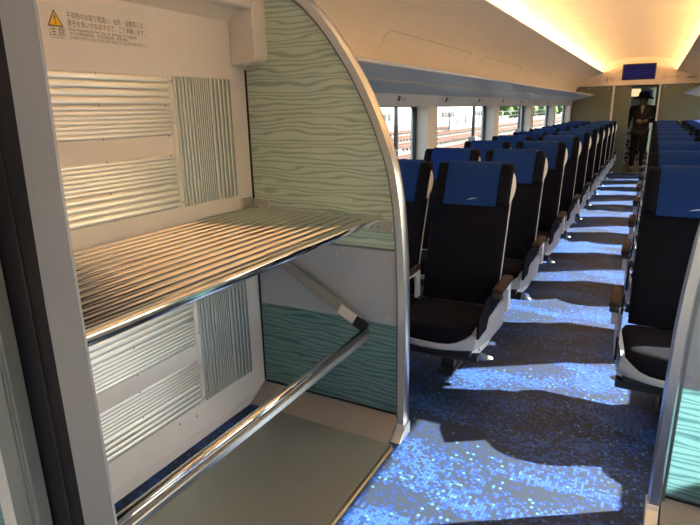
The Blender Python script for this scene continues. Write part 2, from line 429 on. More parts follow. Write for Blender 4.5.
# window blind rail shadows: curtain tracks above each left window
# end wall ----------------------------------------------------------------
xa, xb = -.815, .038         # door opening
bm = bmesh.new(); box(bm, XL-.15, XR+.15, YE, YE+.08, 1.872, 2.6); st('wall_end', bm, 'ceil')
bm = bmesh.new(); box(bm, XL-.15, xa-.04, YE, YE+.06, -.05, 1.85); o = st('wall_end_left', bm, 'endpanel')
bm = bmesh.new(); box(bm, xb+.04, XR+.15, YE, YE+.06, -.05, 1.85); o = st('wall_end_right', bm, 'endpanel')
bm = bmesh.new(); box(bm, xa-.028, xa+.006, YE-.025, YE+.08, 0, 1.858); box(bm, xb-.006, xb+.028, YE-.025, YE+.08, 0, 1.858)
st('trim_1', bm, 'wall')
st('trim_2', bx(XL, XR, YE-.02, YE+.08, 1.852, 1.872), 'wall')
for i, (x, lab) in enumerate(((-1.32, 'left'), (-.93, 'left'), (.13, 'right'), (.62, 'right'))):
    bm = bmesh.new(); lathe(bm, [(.009, -.008), (.009, .0), (.004, .004)], (0, 0, 0), 10)
    bmesh.ops.rotate(bm, verts=bm.verts, matrix=Matrix.Rotation(pi/2, 3, 'X')); bmesh.ops.translate(bm, verts=bm.verts, vec=(x, YE-.001, 1.80))
    tag(build('screw_cap', bm, 'white'), 'tiny white screw cap on the green ' + lab + ' end wall panel, ' + ['nearest the left windows', 'beside the left door post', 'beside the right door post', 'far right of the door'][i], 'screw cap')
t = thing('display_screen', 'wide dark blue information screen above the end doorway', 'screen', (-.383, YE, 2.115))
bm = bmesh.new(); rbox(bm, -.315, .315, -.03, 0, -.160, .160, .008, 2); build('screen_frame', bm, 'dark', t)
build('display', bx(-.295, .295, -.034, -.0301, -.142, .142), 'screen', t)
bm = bmesh.new()
random.seed(3)
for r in range(2):
    x = -.24
    while x < .22:
        w = random.uniform(.02, .05); box(bm, x, x+w, -.036, -.0341, .01-.055*r, .03-.055*r); x += w+.015
box(bm, .25, .27, -.036, -.0341, .118, .130)
build('lettering', bm, 'screentext', t)
# small pictograms printed left and right of the screen
t = thing('pictogram', 'small printed pictograms on the white end wall left of the blue screen', 'sign', (-.98, YE, 1.98))
bm = bmesh.new(); lathe(bm, [(.012, -.002), (.012, .0)], (0, 0, 0), 12); bmesh.ops.rotate(bm, verts=bm.verts, matrix=Matrix.Rotation(pi/2, 3, 'X')); bmesh.ops.translate(bm, verts=bm.verts, vec=(0, 0, .045)); box(bm, -.01, .01, -.002, 0, -.06, .03)
build('figure_mark', bm, 'inklight', t)
def ring(x, r, z=0, sx=1):
    bm = bmesh.new(); n = 20
    R = [[bm.verts.new((x+rr*sx*cos(2*pi*k/n), yy, z+rr*sin(2*pi*k/n))) for k in range(n)] for yy in (-.002, 0) for rr in (r, r*.78)]
    for k in range(n):
        j = (k+1) % n
        for a, b in ((0, 1), (2, 3), (0, 2), (1, 3)): bm.faces.new((R[a][k], R[a][j], R[b][j], R[b][k]))
    box(bm, x-r*.6*sx, x+r*.6*sx, -.002, 0, z-.004, z+.004)
    return bm
build('red_ring', ring(.10, .038), 'red', t)
t = thing('pictogram', 'red ring pictogram printed on the white end wall right of the blue screen', 'sign', (.10, YE, 1.985))
build('red_ring', ring(.0, .036, 0, 1.2), 'red', t)
bm = bmesh.new()
for k in range(7): box(bm, .07+.035*k, .09+.035*k, -.002, 0, -.004+.004*(k % 2), .012+.004*(k % 2))
build('red_lettering', bm, 'red', t)
t = thing('wall_vent', 'small grey slot vent on the white end wall far right, near the slanted ceiling panel', 'vent', (.58, YE, 1.97))
bm = bmesh.new(); rbox(bm, -.075, .075, -.004, 0, -.014, .014, .0018, 1); build('vent_plate', bm, 'inklight', t)

# vestibule beyond the doorway
st('floor_vestibule', bx(XL, XR, 13.55, 17.2, -.05, .0), 'vestfloor')
st('trim_3', bx(xa, xb, 13.50, 13.56, .0, .006), 'brass')
bm = bmesh.new(); box(bm, -1.05, -1.0, YE+.08, 17.0, 0, 2.1); st('wall_vestibule_left', bm, 'vestwall')
bm = bmesh.new(); box(bm, .28, .33, YE+.08, 17.0, 0, 2.1); st('wall_vestibule_right', bm, 'vestwall')
bm = bmesh.new(); box(bm, -1.05, -.62, 17.0, 17.06, 0, 2.1); box(bm, -.02, .33, 17.0, 17.06, 0, 2.1); box(bm, -.62, -.02, 17.0, 17.06, 1.88, 2.1); st('wall_vestibule_end', bm, 'vestwall')
st('ceiling_vestibule', bx(-1.05, .33, YE+.08, 17.2, 2.1, 2.14), 'ceil')
bm = bmesh.new(); box(bm, -.70, .05, 17.15, 17.2, 0, 2.1); st('door_1', bm, 'vestwall')
t = thing('wall_light', 'warm lit lamp panel at the far end of the vestibule, above the hat', 'light', (-.49, 17.14, 1.76))
build('lamp_panel', bx(-.11, .10, -.02, 0, -.09, .10), 'vestlamp', t); build('lamp_rim', bx(-.12, .11, -.012, .005, -.10, .11), 'white', t)
t = thing('wall_screen', 'small blue screen at the far end of the vestibule, right of the lamp panel', 'screen', (-.19, 17.14, 1.73))
build('display', bx(-.10, .08, -.02, 0, -.08, .08), 'screen', t); build('screen_rim', bx(-.11, .09, -.012, .005, -.09, .09), 'dark', t)
t = thing('fill_light', 'unseen fill lamp added beyond the end doorway, above the door head', 'light', (-.38, 15.3, 2.085))  # added to brighten the figure, hidden by the door head
build('diffuser', bx(-.25, .25, -.15, .15, 0, .008), 'fill_lamp', t); build('housing', bx(-.27, .27, -.17, .17, .009, .015), 'white', t)
# open sliding leaf seen at the left of the doorway
t = thing('sliding_door', 'grey green sliding door leaf half open at the end doorway', 'door', (-.55, YE+.10, 0))
build('leaf', bx(-.27, .05, 0, .03, .01, 1.84), 'endpanel', t); build('edge_strip', bx(.05, .062, 0, .03, .01, 1.84), 'doorgrey', t)

# near bulkhead around the camera's doorway --------------------------------
YB = .55
bm = bmesh.new()
box(bm, XL-.15, -1.22, YB+.003, YB+.04, -.05, 2.6); box(bm, .62, XR+.15, YB-.02, YB+.03, -.05, 2.6); box(bm, -1.22, .62, YB-.02, YB+.03, 1.995, 2.6)
st('wall_near', bm, 'wall')
bm = bmesh.new(); box(bm, XL-.15, XR+.15, -1.95, -1.9, -.05, 2.6); st('wall_back', bm, 'wall')
t = thing('door_post', 'tall satin aluminium door post in the left foreground with a black rubber edge', 'door post', (-.885, YB, 0))
bm = bmesh.new()
def pl(x, z):           # very slight outward lean of the post
    return x+.006*(1-((z-1.1)/.7)**2)
bm = bmesh.new(); prism(bm, [(-.050+.008*0, 0), (.049, 0), (.049, .6), (.046, 1.1), (.048, 1.3), (.056, 1.55), (.064, 1.99), (-.022, 1.99), (-.036, 1.5), (-.045, 1.3), (-.052, 1.1), (-.052, .6)], 0, .005)
build('face_plate', bm, 'post', t)
bm = bmesh.new(); prism(bm, [(-.185, 0), (-.0505, 0), (-.0525, .6), (-.0525, 1.1), (-.046, 1.3), (-.037, 1.5), (-.023, 1.99), (-.185, 1.99)], .001, .005)
build('rubber_seal', bm, 'gasket', t)
bm = bmesh.new(); box(bm, -.0995, -.0975, -.0025, .0008, 0, 1.99); build('seal_groove', bm, 'dark', t)
t = thing('sliding_glass_door', 'open frosted teal glass door with a grey stile at the far left edge', 'door', (-1.17, YB-.03, 0))
bm = bmesh.new(); box(bm, .03, .125, 0, .025, .01, 1.98); box(bm, .098, .1005, -.003, 0, .01, 1.98); box(bm, .112, .1145, -.003, 0, .01, 1.98); build('stile', bm, 'doorgrey', t)
build('edge_strip', bx(-.008, .0295, -.006, .025, .01, 1.98), 'silver', t)
build('door_glass', bx(-.40, -.009, .006, .016, .01, 1.98), 'doorglass', t)

# ------------------------------------------------------------------ luggage bay
st('wall_left_luggage', bx(XL-.001, XL+.006, .58, 2.055, .012, 1.86), 'wallL')
YG = 2.055
t = thing('ceiling_valance', 'cream overhead valance with a rounded drop end above the luggage bay', 'valance', (XL, 1.3, 1.85))
bm = bmesh.new(); rbox(bm, .007, .13, -.70, .74, 0, .20, .012, 3); build('beam', bm, 'wall', t, smooth=True)
bm = bmesh.new()
prof = [(.007, -.215), (.105, -.215), (.122, -.208), (.134, -.196), (.14, -.178), (.14, .2), (.007, .2)]
prism(bm, prof, .655, .745, 'y'); build('drop_end', bm, 'wall', t, bevel=.004)
bm = bmesh.new(); lathe(bm, [(.004, -.003), (.004, 0)], (.10, .36, -.0005), 8); build('screw', bm, 'ink', t)

def ribbed(name, label, y0, y1, z0, z1, vertical, secs, group):
    """secs: (start, end, number of ribs, depth) along the corrugated axis"""
    t = thing(name, label, 'panel', (XL+.0065, y0, z0), group=group)
    prof = []
    for a, b, n, d in secs:
        if n == 0: prof += [(a+.002, .0010), (b-.002, .0010)]
        else:
            for i in range(n*8+1):
                s = i/8
                prof.append((a+.002+(b-a-.004)*i/(n*8), .0012+d*abs(sin(pi*s))**.4))
        prof += [(b-.0005, .0006), (b+.0005, .0006)]
    bm = bmesh.new()
    A = []; B = []
    for u, d in prof:
        if vertical: A.append((d, u-y0, 0)); B.append((d, u-y0, z1-z0))
        else: A.append((d, 0, u-z0)); B.append((d, y1-y0, u-z0))
    va = [bm.verts.new(p) for p in A]; vb = [bm.verts.new(p) for p in B]
    for i in range(len(va)-1):
        if max(prof[i][1], prof[i+1][1]) > .00101: bm.faces.new((va[i], va[i+1], vb[i+1], vb[i]))
    build('corrugation', bm, 'aluv' if vertical else 'alu', t, smooth=True)
    bx0 = bmesh.new(); box(bx0, 0, .0005, 0, y1-y0, 0, z1-z0); build('backing', bx0, 'wallL', t)
    # screws on the joints
    js = sorted({secs[0][0]+.008}|{s[1] for s in secs[:-1]}|{secs[-1][1]-.008})
    L = (z1-z0) if vertical else (y1-y0)
    for j in js:
        for q in range(4 if not vertical else 4):
            w = .02+(L-.04)*q/3
            bm = bmesh.new(); lathe(bm, [(.0042, 0), (.0042, .0015), (.002, .003)], (0, 0, 0), 8)
            bmesh.ops.rotate(bm, verts=bm.verts, matrix=Matrix.Rotation(pi/2, 3, 'Y'))
            p = (.0035, j-y0, w) if vertical else (.0035, w, j-z0)
            bmesh.ops.translate(bm, verts=bm.verts, vec=p); build('screw', bm, 'steel', t)
    return t
def hsecs(zb):     # bottom to top
    return [(zb, zb+.10, 4, .0042), (zb+.10, zb+.21, 7, .003), (zb+.21, zb+.285, 0, 0), (zb+.285, zb+.397, 7, .003), (zb+.397, zb+.505, 4, .0042)]
vs = [(1.632, 1.735, 5, .0045), (1.735, 1.835, 8, .002), (1.835, 1.965, 5, .0045)]
ribbed('ribbed_panel', 'horizontally ribbed aluminium panel above the chrome rack, under the notice', .66, 1.575, 1.07, 1.575, False, hsecs(1.07), 'ribbed wall panels')
ribbed('ribbed_panel', 'vertically ribbed aluminium panel above the chrome rack, near the wavy glass', 1.582, 1.942, 1.07, 1.575, True, [(1.584, 1.602, 0, 0)]+[(a-.028, b-.028, n, d) for a, b, n, d in vs], 'ribbed wall panels')
ribbed('ribbed_panel', 'bright horizontally ribbed aluminium panel below the chrome rack', .66, 1.585, .18, .69, False, hsecs(.183), 'ribbed wall panels')
ribbed('ribbed_panel', 'vertically ribbed aluminium panel below the chrome rack, near the grey panel', 1.592, 1.952, .18, .69, True, [(1.594, 1.612, 0, 0)]+[(a-.018, b-.018, n, d) for a, b, n, d in vs], 'ribbed wall panels')
for (y, z, l) in ((1.55, .135, 'larger screw'), (1.45, .15, 'small screw')):
    bm = bmesh.new(); lathe(bm, [(.006, 0), (.006, .002), (.003, .004)], (0, 0, 0), 10)
    bmesh.ops.rotate(bm, verts=bm.verts, matrix=Matrix.Rotation(pi/2, 3, 'Y')); bmesh.ops.translate(bm, verts=bm.verts, vec=(XL+.006, y, z))
    tag(build('wall_screw', bm, 'steel'), l + ' in the white wall just below the lower ribbed panel', 'screw')
st('baseboard_left', bx(XL+.006, XL+.009, .60, 2.05, .012, .055), 'wallL')

# notice
t = thing('notice_sticker', 'printed caution notice with a yellow warning triangle high on the luggage bay wall', 'sign', (XL+.0062, 1.125, 1.70))
build('film', bx(0, .0006, -.015, .385, -.035, .092), 'sticker', t)
bm = bmesh.new(); prism(bm, [(-.002, 0), (.052, 0), (.025, .049)], .0007, .0012, 'x'); build('triangle_border', bm, 'ink', t)
bm = bmesh.new(); prism(bm, [(.004, .004), (.046, .004), (.025, .042)], .0012, .0016, 'x'); build('warning_triangle', bm, 'yellow', t)
bm = bmesh.new(); prism(bm, [(.0225, .032), (.0275, .032), (.0262, .016), (.0238, .016)], .0016, .002, 'x'); prism(bm, [(.0232, .008), (.0268, .008), (.0268, .0125), (.0232, .0125)], .0016, .002, 'x'); build('exclamation_mark', bm, 'ink', t)
Yd, Zd = (0, 1, 0), (0, 0, 1)
text('lettering', '注意', .027, 'ink', t, (.0009, -.002, -.024), Yd, Zd, .055)
text('lettering', 'Caution', .0125, 'inklight', t, (.0009, 0, -.034), Yd, Zd, .05)
text('lettering', '手荷物のお取り間違い、紛失・盗難等には', .0215, 'ink', t, (.0009, .066, .031), Yd, Zd, .298)
text('lettering', '責任を負いかねますので、ご了承願います。', .0215, 'ink', t, (.0009, .066, .008), Yd, Zd, .305)
text('lettering', 'Not responsible for loss or damage of luggage.', .0135, 'ink', t, (.0009, .066, -.006), Yd, Zd, .265)
text('lettering', '对于手提物品错拿、丢失及被盗等，敬请谅解。', .0115, 'ink', t, (.0009, .068, -.0185), Yd, Zd, .225)
text('lettering', '수하물이 바뀌거나 분실 도난된 경우 책임을 지지 않으므로 양해 바랍니다.', .0115, 'ink', t, (.0009, .068, -.031), Yd, Zd, .30)

# steel floor plate with gilt edge
t = thing('floor_plate', 'grey steel floor plate of the luggage bay with a thin bright edge', 'floor plate', (-1.2, 1.2, 0))
bm = bmesh.new(); prism(bm, [(-.345, 0), (.345, 0), (.345, .004), (.34, .008), (-.34, .008), (-.345, .004)], -.62, .715); build('plate', bm, 'steelplate', t)
bm = bmesh.new(); prism(bm, [(.345, 0), (.357, 0), (.357, .004), (.350, .009), (.3405, .009)], -.62, .70); build('edge_strip', bm, 'brass', t)

# curved glass partitions -----------------------------------------------
curve = [(-.834, 0), (-.834, .35), (-.835, .656), (-.839, .80), (-.846, .917), (-.859, 1.062), (-.884, 1.202), (-.921, 1.319), (-.969, 1.436), (-1.027, 1.551), (-1.092, 1.655), (-1.18, 1.775), (-1.27, 1.868), (-1.36, 1.935), (-1.42, 1.955)]
def catmull(P, n=5):
    out = []
    for i in range(len(P)-1):
        p0 = Vector(P[max(i-1, 0)]); p1 = Vector(P[i]); p2 = Vector(P[i+1]); p3 = Vector(P[min(i+2, len(P)-1)])
        for k in range(n):
            u = k/n; out.append(tuple(.5*((2*p1)+(p2-p0)*u+(2*p0-5*p1+4*p2-p3)*u*u+(3*p1-p0-3*p2+p3)*u**3)))
    out.append(P[-1]); return out
cv = catmull(curve)
def inset(c, d):
    o = []
    for i in range(len(c)):
        p = Vector(c[max(i-1, 0)]); q = Vector(c[min(i+1, len(c)-1)]); t = (q-p).normalized()
        o.append((c[i][0]-t.y*d, c[i][1]+t.x*d*-1 if False else c[i][1]-abs(t.x)*d))
    return o
def partition(s):
    f = (lambda x: x) if s < 0 else (lambda x: mir(x)-.018)
    YG = 2.055 if s < 0 else 1.985
    side = 'left' if s < 0 else 'right'
    t = thing('glass_partition', ('tall curved wave etched glass partition with aluminium edge behind the chrome luggage rack' if s < 0 else 'wave etched glass partition with aluminium edge in front of the right block of seats'), 'partition', (f(-1.24), YG, 0))
    def loc(b): bmesh.ops.translate(b, verts=b.verts, vec=(-f(-1.24), -YG, 0)); return b
    wallx = XL+.007
    # frame: swept rounded box section
    bm = bmesh.new()
    c = cv; ci = inset(cv, .040)
    sec = [(0, .30), (.0, .85), (.15, 1.), (.85, 1.), (1., .85), (1., .15), (.85, .0), (.15, .0)]
    rings = []
    for a, b in zip(c, ci):
        rings.append([bm.verts.new((f(a[0]+(b[0]-a[0])*u), YG-.05+.055*v, a[1]+(b[1]-a[1])*u)) for u, v in sec])
    for A, B in zip(rings, rings[1:]):
        for k in range(8): bm.faces.new((A[k], A[(k+1) % 8], B[(k+1) % 8], B[k]))
    bm.faces.new(rings[0]); bm.faces.new(rings[-1])
    build('frame', loc(bm), 'aluframe', t, smooth=True)
    cj = inset(cv, .040); ck = inset(cv, .052)
    bm = bmesh.new(); rings = []
    for a, b in zip(cj, ck):
        rings.append([bm.verts.new((f(a[0]+(b[0]-a[0])*u), YG-.028+.012*v, a[1]+(b[1]-a[1])*u)) for u, v in ((0, 0), (1, 0), (1, 1), (0, 1))])
    for A, B in zip(rings, rings[1:]):
        for k in range(4): bm.faces.new((A[k], A[(k+1) % 4], B[(k+1) % 4], B[k]))
    bm.faces.new(rings[0]); bm.faces.new(rings[-1])
    build('glazing_bead', loc(bm), 'doorgrey', t, smooth=True)
    gi = inset(cv, .045)
    def edge_at(z):
        for a, b in zip(gi, gi[1:]):
            if a[1] <= z <= b[1]: return a[0]+(b[0]-a[0])*(z-a[1])/(b[1]-a[1]+1e-9)
        return gi[0][0]
    def slab(name, z0, z1, m, ya, yb, x0=wallx+.008):
        bm = bmesh.new(); zs = [z0]+[p[1] for p in gi if z0 < p[1] < z1]+[z1]
        poly = [(f(x0), z0)]+[(f(edge_at(z)), z) for z in zs]+[(f(x0), z1)]
        prism(bm, poly, ya, yb); return build(name, loc(bm), m, t)
    ztop = gi[-1][1]-.002
    slab('upper_glass', .862, ztop, 'waveglass', YG-.012, YG-.004)
    slab('lower_glass', .080, .520, 'waveteal' , YG-.012, YG-.004)
    slab('infill_panel', .520, .860, 'panelgrey', YG-.022, YG+.004, x0=wallx+.02)
    slab('glass_seal', .078, .086, 'rubber', YG-.016, YG-.002)
    slab('glass_seal', .856, .862, 'doorgrey', YG-.026, YG-.002)
    bm = bmesh.new(); box(bm, min(f(wallx), f(wallx+.010)), max(f(wallx), f(wallx+.010)), YG-.014, YG-.002, .086, 1.62); build('glass_seal', loc(bm), 'rubber', t)
    for x, z in ((-1.58, .83), (-1.50, .83), (-1.18, .82), (-.93, .82), (-1.58, .55), (-1.32, .555), (-.93, .555)):
        bm = bmesh.new(); lathe(bm, [(.006, 0), (.006, .002), (.003, .004)], (0, 0, 0), 10); bmesh.ops.rotate(bm, verts=bm.verts, matrix=Matrix.Rotation(pi/2, 3, 'X'))
        bmesh.ops.translate(bm, verts=bm.verts, vec=(f(x), YG-.022, z)); build('screw', loc(bm), 'steel', t)
    # sloping kick plate
    bm = bmesh.new(); prism(bm, [(YG-.004, .078), (YG-.018, .076), (YG-.14, .009), (YG-.14, .0), (YG, .0)], f(wallx), f(-.876), 'x')
    build('kick_plate', loc(bm), 'kick', t)
    bm = bmesh.new()
    prism(bm, [(YG+.004, 0), (YG+.004, .06), (YG-.054, .06), (YG-.062, .045), (YG-.12, .006), (YG-.12, 0)], *(sorted((f(-.872), f(-.828)))), 'x')
    build('frame_foot', loc(bm), 'aluframe', t, bevel=.003)
    return t
partition(-1); partition(1)

# chrome rack -------------------------------------------------------------
t = thing('luggage_rack', 'chrome luggage shelf of long parallel bars on the left wall, below the notice', 'rack', (-1.3, 1.3, 1.0))
NR = 14
for k in range(NR):
    x = -1.605+.0475*k
    bm = bmesh.new()
    tube(bm, [(x+1.3, -.70, .0), (x+1.3, .66, .0), (x+1.3, .705, -.004), (x+1.3, .735, -.012)], .0125, 10)
    build('rod', bm, 'chrome', t, smooth='all')
bm = bmesh.new(); rbox(bm, .315, .345, -.70, .75, -.020, .012, .009, 3); build('front_rail', bm, 'chrome', t, smooth=True)
for y in (-.68, .715):
    bm = bmesh.new(); rbox(bm, -.335, .33, y, y+.018, -.036, -.010, .004, 2); build('end_bar', bm, 'steel', t, smooth=True)
bm = bmesh.new(); rbox(bm, -.330, .31, .20, .215, -.03, -.0135, .003, 1); build('cross_bar', bm, 'steel', t)
for x0, x1, y0, y1, z0, z1 in ((-.342, -.33, .65, .73, -.02, .05), (-.345, -.24, .728, .742, -.03, .04), (.285, .385, .722, .732, -.062, -.012)):
    bm = bmesh.new(); rbox(bm, x0, x1, y0, y1, z0, z1, .003, 1)
    b = build('bracket', bm, 'steel', t)
    if x1-x0 > .05:
        for q in range(3):
            bm = bmesh.new(); lathe(bm, [(.007, 0), (.006, .004)], (0, 0, 0), 8); bmesh.ops.rotate(bm, verts=bm.verts, matrix=Matrix.Rotation(pi/2, 3, 'X'))
            bmesh.ops.translate(bm, verts=bm.verts, vec=(x0+.016+.026*q, y0, (z0+z1)/2)); build('bolt', bm, 'chrome', b)

# fold-out guard rail ------------------------------------------------------
t = thing('guard_rail', 'thick chrome guard bar below the luggage shelf, hung from a flat steel arm', 'rail', (-1.01, 1.98, .50))
bm = bmesh.new(); tube(bm, [(0, -1.34, .008), (0, .0, .0)], .0145, 14); build('bar', bm, 'chrome', t, smooth='all')
bm = bmesh.new(); rbox(bm, .008, .024, -1.34, -.02, -.030, -.008, .004, 2); build('rubber_lip', bm, 'steel', t)
A = Vector((-.50, 0, .285)); B = Vector((.0, 0, .0)); d = (B-A).normalized(); n = Vector((d.z, 0, -d.x))
def flat(a, b, w, y0, y1):
    bm = bmesh.new(); prism(bm, [((a+n*w).x, (a+n*w).z), ((b+n*w).x, (b+n*w).z), ((b-n*w).x, (b-n*w).z), ((a-n*w).x, (a-n*w).z)], y0, y1); return bm
build('arm', flat(A, B-d*.05, .026, .012, .028), 'armsteel', t, bevel=.002)
build('arm_pad', flat(B-d*.16, B-d*.07, .024, .004, .012), 'wall', t, bevel=.002)
build('joint', flat(B-d*.07, B-d*.005, .024, .000, .020), 'rubber', t, bevel=.002)
bm = bmesh.new(); tube(bm, [(-.63, .02, .275), (-.50, .02, .285)], .012, 10); build('pivot_tube', bm, 'steel', t, smooth='all')
bm = bmesh.new(); rbox(bm, -.636, -.612, -.02, .03, .20, .28, .004, 1); build('pivot_bracket', bm, 'steel', t)
bm = bmesh.new(); tube(bm, [(-.60, .0, .225), (-.535, .0, .30)], .006, 8); build('damper', bm, 'rubber', t, smooth='all')

# ------------------------------------------------------------------ seats
def ring_pillow(bm, outline, levels, tf=lambda p: p):
    cx = sum(p[0] for p in outline)/len(outline); cy = sum(p[1] for p in outline)/len(outline)
    hx = max(abs(p[0]-cx) for p in outline); hy = max(abs(p[1]-cy) for p in outline)
    R = []
    for z, i in levels:
        R.append([bm.verts.new(tf((cx+(p[0]-cx)*(1-i/hx), cy+(p[1]-cy)*(1-i/hy), z))) for p in outline])
    n = len(outline)
    for A, B in zip(R, R[1:]):
        for k in range(n): bm.faces.new((A[k], A[(k+1) % n], B[(k+1) % n], B[k]))
    bm.faces.new(R[0][::-1]); bm.faces.new(R[-1])

def cush_outline(hw=.222, d=.52):
    p = []
    for i in range(13):                               # curved front edge
        a = -1+2*i/12; p.append((hw*a*.95, .075*abs(a)**2.4-.02))
    p += [(hw*1.0, .12), (hw*1.05, .25), (hw*1.06, d), (-hw*1.06, d), (-hw*1.05, .25), (-hw*1.0, .12)]
    return p
def back_tf(p):
    """p = (x, s along the back, t forward) -> seat local"""
    x, s, t = p
    a = radians(19.5)
    bow = .018*sin(max(0, min(1, s/.75))*pi)
    return (x, .475+s*sin(a)-(t+bow)*cos(a), .37+s*cos(a)+(t+bow)*sin(a)*-1*-.0+(-(t))*sin(a)*.0+.0)

def make_seat(side, arm_x, arm_w, aisle, label):
    """side=+1: aisle to the right (+x); side=-1 mirrored"""
    s = side
    t = thing('train_seat', label, 'seat')
    # cushion
    bm = bmesh.new(); o = cush_outline()
    ring_pillow(bm, o, [(.300, .02), (.310, .004), (.370, 0), (.395, .012), (.410, .04), (.418, .09)], lambda p: (p[0], p[1], p[2]-.045*max(0, p[1])/.5))
    build('cushion', bm, 'fabric', t, smooth='all')
    # shell rim under the cushion, rising along the aisle side
    bm = bmesh.new()
    oo = [(x*1.06+.0, y-.006) for x, y in o[:13]]
    path = oo+[(o[13][0]*1.07, .12), (o[14][0]*1.10, .25), (o[15][0]*1.12, .47)] if aisle else oo
    up = []
    R = []
    for i, (x, y) in enumerate(path):
        k = max(0., (i-9)/6.) if aisle else 0
        k = min(1, k); k2 = k*k*(3-2*k)
        z0 = .292-.012*k2; z1 = .322+.103*k2
        R.append([bm.verts.new((s*x, y, z0)), bm.verts.new((s*(x*1.025), y-.004, (z0+z1)/2)), bm.verts.new((s*x, y, z1)), bm.verts.new((s*x*.93, y+.018, z1)), bm.verts.new((s*x*.93, y+.018, z0))])
    for A, B in zip(R, R[1:]):
        for k in range(5): bm.faces.new((A[k], A[(k+1) % 5], B[(k+1) % 5], B[k]))
    bm.faces.new(R[0]); bm.faces.new(R[-1])
    build('shell_rim', bm, 'rim', t, smooth=True)
    if aisle:
        bm = bmesh.new()                               # second, lower sweep of the side cover
        P = [(.205, .05, .27, .30), (.232, .12, .245, .295), (.245, .22, .25, .30), (.250, .34, .275, .31), (.250, .46, .29, .32)]
        R = [[bm.verts.new((s*x, y, a)), bm.verts.new((s*x, y, b)), bm.verts.new((s*(x-.03), y, b)), bm.verts.new((s*(x-.03), y, a))] for x, y, a, b in P]
        for A, B in zip(R, R[1:]):
            for k in range(4): bm.faces.new((A[k], A[(k+1) % 4], B[(k+1) % 4], B[k]))
        bm.faces.new(R[0]); bm.faces.new(R[-1]); c = build('side_cover', bm, 'silver', t, smooth=True)
        bm = bmesh.new(); lathe(bm, [(.006, 0), (.006, .003)], (0, 0, 0), 8); bmesh.ops.rotate(bm, verts=bm.verts, matrix=Matrix.Rotation(pi/2*s, 3, 'Y'))
        bmesh.ops.translate(bm, verts=bm.verts, vec=(s*.232, .11, .27)); build('screw', bm, 'dark', c)
    # backrest
    hw = .220; L = .80
    ol = [(-hw*.97, 0), (hw*.97, 0), (hw, .2), (hw, .5), (hw*.985, L-.07), (hw*.93, L-.025), (hw*.82, L), (-hw*.82, L), (-hw*.93, L-.025), (-hw*.985, L-.07), (-hw, .5), (-hw, .2)]
    bm = bmesh.new(); ring_pillow(bm, ol, [(-.060, .02), (-.050, .004), (-.01, 0), (.008, .008), (.018, .03), (.02, .07)], back_tf)
    build('backrest', bm, 'fabric', t, smooth=True)
    bm = bmesh.new(); ring_pillow(bm, [(p[0]*.96, p[1]*.96+.01) for p in ol], [(-.075, .03), (-.068, .0), (-.058, .0)], back_tf); build('back_shell', bm, 'dark', t, smooth=True)
    # headrest wings
    for q in (-1, 1):
        bm = bmesh.new(); xx = q*(hw-.036)
        w = [(xx+dx, sy) for dx, sy in ((-.030, .575), (.030, .575), (.036, .60), (.036, .76), (.028, .795), (.010, .808), (-.022, .808), (-.032, .79), (-.034, .60))]
        ring_pillow(bm, w, [(-.05, .004), (.02, .0), (.040, .006), (.050, .018)], back_tf)
        build('headrest_wing', bm, 'fabric', t, smooth=True)
    # blue cover wrapping over the top
    bm = bmesh.new(); cw = .152; R = []
    prof = [(.565, .022), (.568, .028), (.66, .034), (.75, .036), (.79, .030), (.808, .012), (.815, -.02), (.808, -.06), (.78, -.082), (.68, -.084), (.68, -.078), (.78, -.074), (.80, -.055)]
    prof2 = [(.565, .022), (.568, .030), (.66, .036), (.75, .038), (.79, .032), (.810, .012), (.817, -.02), (.810, -.06), (.78, -.086), (.62, -.110)]
    inn = [(.565, .015), (.568, .018), (.66, .019), (.75, .018), (.79, .012), (.795, .0), (.800, -.02), (.795, -.05), (.775, -.070), (.62, -.090)]
    for (sv, tv), (si, ti) in zip(prof2, inn):
        R.append([bm.verts.new(back_tf((-cw, sv, tv))), bm.verts.new(back_tf((-cw*.33, sv, tv+.003))), bm.verts.new(back_tf((cw*.33, sv, tv+.003))), bm.verts.new(back_tf((cw, sv, tv))), bm.verts.new(back_tf((cw, si, ti))), bm.verts.new(back_tf((-cw, si, ti)))])
    for A, B in zip(R, R[1:]):
        for k in range(6): bm.faces.new((A[k], A[(k+1) % 6], B[(k+1) % 6], B[k]))
    bm.faces.new(R[0]); bm.faces.new(R[-1])
    cov = build('headrest_cover', bm, 'blue', t, smooth=True)
    bm = bmesh.new()                                    # small swoosh mark
    up = []; dn = []
    for i in range(9):
        u = i/8; up.append((.0+.062*u-.015, .600+.012*u+.004*sin(pi*u))); dn.append((.0+.062*u-.015, .600+.012*u-.003*sin(pi*u)))
    va = [bm.verts.new(back_tf((x, y, .0375))) for x, y in up]; vb = [bm.verts.new(back_tf((x, y, .0375))) for x, y in dn]
    for i in range(8):
        vq = [va[i], va[i+1], vb[i+1], vb[i]]
        try: bm.faces.new(vq)
        except Exception: pass
    build('logo', bm, 'logo', cov)
    # pearl grab handle: crescent on the window/aisle shoulder (always +x)
    bm = bmesh.new(); R = []
    for i in range(11):
        u = i/10; sv = .585+.17*u; bul = .020*sin(pi*u)**.8; th = .001+.010*sin(pi*u)
        R.append([bm.verts.new(back_tf((hw+.001+bul*0, sv, .006+th*.5))), bm.verts.new(back_tf((hw+.002+bul, sv, .0))), bm.verts.new(back_tf((hw+.002+bul, sv, -.004-th*.5))), bm.verts.new(back_tf((hw+.001, sv, -.008-th*.5)))])
    for A, B in zip(R, R[1:]):
        for k in range(4): bm.faces.new((A[k], A[(k+1) % 4], B[(k+1) % 4], B[k]))
    bm.faces.new(R[0]); bm.faces.new(R[-1]); build('grab_handle', bm, 'handle', t, smooth=True)
    # piping down the side
    bm = bmesh.new(); tube(bm, [back_tf((hw+.001, v, -.03)) for v in (.06, .2, .35, .5, .60)], .0035, 6); build('side_trim', bm, 'silver', t, smooth='all')
